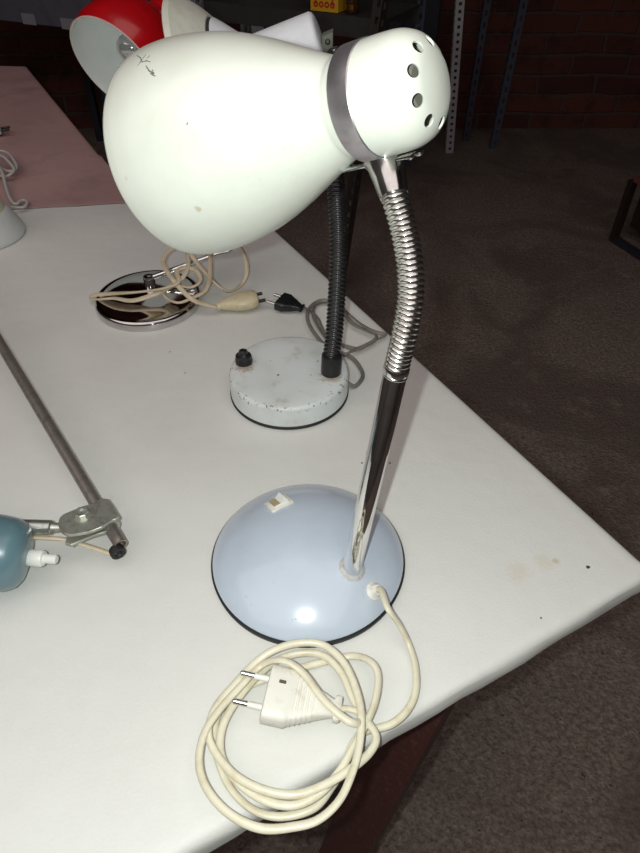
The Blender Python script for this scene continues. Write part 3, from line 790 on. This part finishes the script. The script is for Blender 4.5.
b = bm_new(); sweep(b, resample(crom(L, 8), .003), twin(.00125, 5), twist=lambda t: .5); obj('power_cord', b, M['cream_twin'], lampD, 'thin cream cable entering the rod end', angle=80)
# the counterweight foot the rod springs from, left of the picture
b = bm_new(); fc = V((r1.x, r1.y, TZ)); lathe(b, fc, (0, 0, 1), [(0, 0), (0, .038), (.008, .038), (.014, .034), (.018, .012), (.062, .009), (.064, 0)], 40); obj('base', b, teal_mat(), lampD)

# ------------------------------------------------------------------ white lamp base at the left edge, with its cable on the pink cloth
WC = V((-.516, .919, TZ)); 
lampE = thing('table_lamp', WC, 'pale grey cone-footed lamp with cream column, cut off by the left edge', 'lamp')
b = bm_new(); lathe(b, WC, (0, 0, 1), [(0, 0), (0, .061), (.002, .0625), (.006, .0625), (.010, .061), (.026, .0535), (.036, .0485), (.040, .0455), (.041, 0)], 64); obj('base', b, M['grey_paint'], lampE, angle=60)
b = bm_new(); lathe(b, WC + V((0, 0, .039)), (0, 0, 1), [(0, 0), (0, .0430), (.035, .038), (.06, .026), (.064, 0)], 40); obj('column', b, M['cream_col'], lampE)
L = [(-14, 214, .10), (-6, 208, .045), (3, 206, .02), (15, 207, .008), (24, 207, .006), (27, 201.5, .006), (22, 200, .006), (15, 204, .006), (9, 196, .008), (5, 183, .012), (2, 172, .018), (-4, 160, .02), (-2, 151, .018), (8, 153, .016), (15, 162, .014), (16, 169, .010), (8, 171, .010),
     (-2, 165, .012), (-6, 157, .020), (2, 156, .022), (10, 163, .018), (14, 170, .014), (7, 176, .010), (-4, 174, .008), (-14, 165, .006), (-22, 150, .006), (-14, 137, .008), (-9, 132, .009)]
L = [P(px, py, TZ + .0025 + h) for px, py, h in L]; L[0] = WC + V((-.004, .0, .06))
b = bm_new(); sweep(b, resample(crom(L, 8), .004), ell(.0030, .0022, 8)); cordE = obj('power_cord', b, M['white_cable'], lampE, 'off-white cable looped on the pink cloth', angle=80)
plug(cordE, P(1, 129.5, TZ + .014), P(-26, 133, TZ + .012), .026, .014, M['white_plastic'], M['black_plastic'], .017, .018)

# ------------------------------------------------------------------ shelving and clutter at the back
def slotted(name, foot, top, m, w, label, rz=0., pitch=.05, cat='shelf post', group=None):
    """perforated steel angle: two flanges with real slots"""
    foot, top = V(foot), V(top); a = (top - foot).normalized(); L = (top - foot).length
    xa = V((math.cos(rz), math.sin(rz), 0)); xa = (xa - a * xa.dot(a)).normalized(); ya = a.cross(xa).normalized(); t = .0018
    b = bm_new()
    for (u, v) in ((xa, ya), (ya, xa)):
        for k in (.16, .84): box(b, foot + u * (w * k) + a * L / 2, w * .16, t, L / 2, (u, v, a))
        n = int(L / pitch)
        for i in range(n + 1):
            z = min(L - pitch * .2, i * pitch + pitch * .2); box(b, foot + u * (w * .5) + a * z, w * .20, t * .98, pitch * .28, (u, v, a))
    o = obj(name, b, m, smooth=False, loc=foot)
    return tag(o, label, cat, group)
S = lambda px, py: P(px, py, 0)
def vtop(px, py, y):
    r = ray(px, py); return CAM + r * ((y - CAM.y) / r.y)
def post(px0, py0, px1, zt, m, w, label, rz=0., pitch=.05):
    """stands at the floor point under (px0,py0); leans so that it crosses x=px1 at the top of the frame"""
    ft = S(px0, py0); q = vtop(px1, 0, ft.y); d = (q - ft); top = ft + d * (zt / d.z)
    return slotted('slotted_post', ft, top, m, w, label, rz, pitch)
post(446, 153, 456.5, 2.0, M['post_white'], .037, 'bright perforated steel post against the brick wall, right of the lamp cap', 0, .030)
post(463, 141, 485, 2.0, M['post_blue'], .030, 'dark blue-grey steel post just right of the bright perforated one', 0, .05)
post(490, 149, 521, 2.0, M['post_blue'], .034, 'blue-grey steel post furthest right, leaning on the brick wall', 0, .05)
# near shelving rack
es = V((-.883, .47, 0)); fs_ = V((.47, .883, 0))
ft = P(344, 288, 0)
qf = vtop(388, 0, ft.y + .02); rack_h = 1.6
dd = qf - ft; top = ft + dd * (rack_h / dd.z)
rack = thing('shelving_rack', ft, 'dark slotted steel rack holding a yellow box, behind the lamp heads', 'shelf')
def to_child(o, par, name):
    for k in ('label', 'category', 'group'):
        if k in o: del o[k]
    o.name = name; o.location = o.location - wloc(par); o.parent = par
to_child(slotted('post', ft, top, M['post_dark'], .042, '', math.atan2(es.y, es.x), .04), rack, 'post')
def rackpost(px, y, m, w):
    q = vtop(px, 0, y); bt = V((q.x, y, 0)); to_child(slotted('post', bt, V((q.x, y, rack_h)), m, w, '', 0, .04), rack, 'post')
zS = .865
sh0 = vtop(386, 20, ft.y + .03); zS = sh0.z
for (k, dp) in ((.62, 0), (.62, .26)):
    p = V((sh0.x, sh0.y, 0)) + es * k + fs_ * dp
    to_child(slotted('post', p, p + V((0, 0, rack_h)), M['post_grey'] if k else M['post_dark'], .042, '', math.atan2(es.y, es.x), .04), rack, 'post')
for lv, zz in enumerate((zS, 1.45)):
    b = bm_new(); c = V((sh0.x, sh0.y, zz)) + es * .31 + fs_ * .13
    box(b, c - V((0, 0, .001)), (.31), .13, .001, (es, fs_, V((0, 0, 1))))
    for s in (-1, 1): box(b, c + fs_ * (.13 * s) - V((0, 0, .026)), .31, .001, .026, (es, fs_, V((0, 0, 1))))
    obj('shelf', b, mat('dark_shelf_steel', (.05, .045, .047), .5, 0, (.035, .03, .03), 20), rack, smooth=False)
# yellow box with red printed letters
yb = vtop(329, 13, ft.y + .13); yb.z = zS + .0015
yc = yb + V((0, .03, 0)); bx_ = thing('cardboard_box', yc, 'yellow box with red lettering on the dark rack shelf', 'box')
R3 = (-es, -fs_ * -1, V((0, 0, 1)))
b = bm_new(); box(b, yc + V((0, 0, .05)), .045, .03, .05, (es, fs_, V((0, 0, 1))), .001); obj('carton', b, M['yellow_box'], bx_, smooth=False)
fc_ = yc - fs_ * .0305
for i, u in enumerate((-.030, -.010, .010, .030)):
    b = bm_new(); lathe(b, fc_ - es * u * .9 + V((0, 0, .018)), -fs_, [(0, .0035), (0, .0078), (.0006, .0078), (.0006, .0035)], 20, close=True)
    if i in (0, 3): box(b, fc_ - es * u * .9 + V((0, 0, .030)), .002, .0006, .012, (es, fs_, V((0, 0, 1))))
    obj('letter', b, M['red_print'], bx_, smooth=False)
for zz in (.045,):
    b = bm_new(); box(b, fc_ + V((0, 0, zz)), .04, .0006, .008, (es, fs_, V((0, 0, 1)))); obj('red_band', b, M['red_print'], bx_, smooth=False)
bp = vtop(352, 15, ft.y + .12); bp.z = zS + .0015
b = bm_new(); lathe(b, bp, (0, 0, 1), [(0, 0), (0, .018), (.003, .020), (.05, .020), (.065, .010), (.085, .008), (.09, .008), (.09, 0)], 28)
bt_ = thing('bottle', bp, 'small dark amber bottle beside the yellow box', 'bottle'); obj('bottle_body', b, M['amber'], bt_, angle=60)
b = bm_new(); lathe(b, bp + V((0, 0, .088)), (0, 0, 1), [(0, 0), (0, .0095), (.014, .0095), (.014, 0)], 20); obj('bottle_cap', b, M['gold'], bt_)
b = bm_new(); lathe(b, bp + V((0, 0, .010)), (0, 0, 1), [(0, .0200), (0, .0206), (.012, .0206), (.012, .0200)], 28, close=True); obj('bottle_glint', b, M['gold'], bt_)  # orange glint on the glass, put in as a gold ring
lp = vtop(256, 12, ft.y + .30)
# pale slotted posts behind with an orange tag
def bigpost(px0, px1, y, m, w, label):
    a = vtop(px0, 0, y); t = V((a.x, y, 1.5)); f0 = V((a.x + (px1 - px0) * .003, y, 0)); return slotted('slotted_post', f0, t, m, w, label, 0, .05)
p1_ = bigpost(248, 246, 2.80, M['post_grey'], .055, 'grey slotted post with an orange tag, left of the rack')
p2_ = bigpost(270, 266, 3.0, M['post_grey'], .085, 'wide pale slotted post next to the orange-tagged one')
q = vtop(256, 8, 2.795); b = bm_new(); box(b, q + V((0, -.003, 0)), .020, .0008, .035); obj('paper_tag', b, M['label_orange'], p1_, 'orange paper tag', smooth=False)
for (px, y, m_, w_, lb) in ((374, 3.1, M['post_blue'], .035, 'blue-grey slotted post seen above the neck of the lamp head'), (418, 3.2, M['post_blue'], .034, 'blue-grey slotted post seen just above the white lamp cap')):
    q = vtop(px, 0, y); slotted('slotted_post', V((q.x, y, 0)), V((q.x, y, 2.0)), m_, w_, lb, 0, .05)
# navy cabinet
def cabinet(name, x0, x1, y0, y1, z1, m, label, doors=2, rz=0):
    c = V(((x0 + x1) / 2, (y0 + y1) / 2, 0)); t = thing(name, c, label, 'cabinet')
    b = bm_new(); box(b, c + V((0, 0, z1 / 2)), (x1 - x0) / 2, (y1 - y0) / 2, z1 / 2, bev=.004); obj('body', b, m, t, smooth=False)
    w = (x1 - x0) / doors
    for i in range(doors):
        b = bm_new(); cx = x0 + w * (i + .5); box(b, (cx, y0 - .006, z1 / 2 + .02), w / 2 - .006, .006, z1 / 2 - .04, bev=.002); d = obj('door', b, m, t, smooth=False)
        b = bm_new(); box(b, (cx + w * .36 * (1 if i == 0 else -1), y0 - .016, z1 * .55), .006, .005, .05, bev=.002); obj('handle', b, M['post_grey'], d, smooth=False)
    return t
cabinet('steel_cabinet', .22, .56, 3.50, 3.72, 1.5, M['navy'], 'dark navy steel cabinet behind the cap of the nearest lamp')
# slate shelf front with two paper labels, top left
sx0 = vtop(-95, 8, 3.12); sx1 = vtop(97, 33, 2.70)
sd = (sx1 - sx0); sd.z = 0; SL = sd.length; sd.normalize(); sf = V((-sd.y, sd.x, 0))
un = thing('shelf_unit', V((sx0.x, sx0.y, 0)) + sd * SL / 2 + sf * .17, 'slate blue steel shelf unit with two paper labels on its edge, top left', 'shelf')
zL = (sx0.z + sx1.z) / 2
mid = V((sx0.x, sx0.y, 0)) + sd * (SL / 2)
b = bm_new(); box(b, mid + sf * .17 + V((0, 0, zL + .14)), SL / 2, .17, .14, (sd, sf, V((0, 0, 1))), .003); obj('drawer_box', b, M['slate'], un, smooth=False)
for k in (.02, .98):
    for dp in (.01, .33):
        p = V((sx0.x, sx0.y, 0)) + sd * (SL * k) + sf * dp; b = bm_new(); box(b, p + V((0, 0, zL / 2)), .014, .014, zL / 2, (sd, sf, V((0, 0, 1)))); obj('leg', b, M['navy'], un, smooth=False)
for px, py in ((29, 19), (68.5, 24)):
    r = ray(px, py); n_ = sf; q = CAM + r * ((V((sx0.x, sx0.y, 0)) - CAM).dot(n_) / r.dot(n_))
    b = bm_new(); box(b, q - sf * .002, .033, .001, .018, (sd, sf, V((0, 0, 1)))); obj('paper_label', b, M['label'], un, smooth=False, label='pale grey paper label')
for (px, py, w_) in ((101, 140, .030), (112, 137, .045), (127, 139, .02)):
    q = S(px, py); b = bm_new(); box(b, q + V((0, 0, .75)), w_ / 2, .02, .75)
for (px, w_, lb) in ((101, .035, 'narrow dark upright board under the red shade, left one'), (117, .075, 'wide dark upright board under the red shade, right one')):
    q = S(px, 140); b = bm_new(); box(b, q + V((0, 0, .60)), w_ / 2, .02, .60, bev=.002)
    tag(obj('upright_board', b, M['navy'], smooth=False), lb, 'board')
# dark low bench, right edge
bn = thing('low_bench', S(640, 250), 'low dark wooden bench with reddish top, cut off by the right edge', 'bench')
qa = S(611, 240); qd = (S(640, 262) - S(608, 241)); qd.z = 0; qd.normalize(); qn = V((-qd.y, qd.x, 0))
if qn.y < 0: qn = -qn
Z = V((0, 0, 1)); hh = .235
b = bm_new(); box(b, qa + qd * .30 + Z * .012, .30, .012, .012, (qd, qn, Z)); obj('foot_rail', b, M['navy'], bn, smooth=False)
b = bm_new(); box(b, qa + qd * .012 + Z * (hh / 2 + .012), .012, .014, hh / 2, (qd, qn, Z)); obj('leg', b, M['black_wood'], bn, smooth=False)
b = bm_new(); box(b, qa + qd * .57 + Z * (hh / 2 + .012), .012, .014, hh / 2, (qd, qn, Z)); obj('leg', b, M['black_wood'], bn, smooth=False)
b = bm_new(); box(b, qa + qd * .30 + qn * .06 + Z * (hh / 2 + .04), .28, .008, hh / 2 - .02, (qd, qn, Z)); obj('side_panel', b, M['black_wood'], bn, smooth=False)
b = bm_new(); box(b, qa + qd * .32 + qn * .14 + Z * (hh + .020), .30, .15, .009, (qd, qn, Z), .002); obj('bench_top', b, mat('reddish_board', (.22, .06, .055), .6), bn, smooth=False)
b = bm_new(); box(b, qa + qd * .30 + qn * .28 + Z * (hh / 2 + .006), .28, .010, hh / 2 + .006, (qd, qn, Z)); obj('rear_panel', b, M['black_wood'], bn, smooth=False)

# ------------------------------------------------------------------ light
def light(name, typ, loc, power, color, **kw):
    l = bpy.data.lights.new(name, typ); l.energy = power; l.color = color
    for k, v in kw.items(): setattr(l, k, v)
    o = bpy.data.objects.new(name, l); COL.objects.link(o); o.location = loc; return o
light('phone_flash', 'POINT', CAM + V((-.026, .003, .004)), 8.0, (.92, 1.0, .955), shadow_soft_size=.0045)
w = light('ambient_fill_overhead', 'AREA', (-.8, -.4, 2.70), 35, (1.0, .90, .87), shape='RECTANGLE', size=4.0, size_y=2.6)  # added overhead fill for the dim ambient; the ceiling has no opening
wd_ = bpy.data.worlds.new('room_ambient'); bpy.context.scene.world = wd_; wd_.use_nodes = True
wd_.node_tree.nodes['Background'].inputs[0].default_value = (.05, .045, .045, 1)
vs = bpy.context.scene.view_settings
vs.view_transform = 'Standard'; vs.look = 'None'; vs.exposure = 0; vs.gamma = 1; vs.use_curve_mapping = False
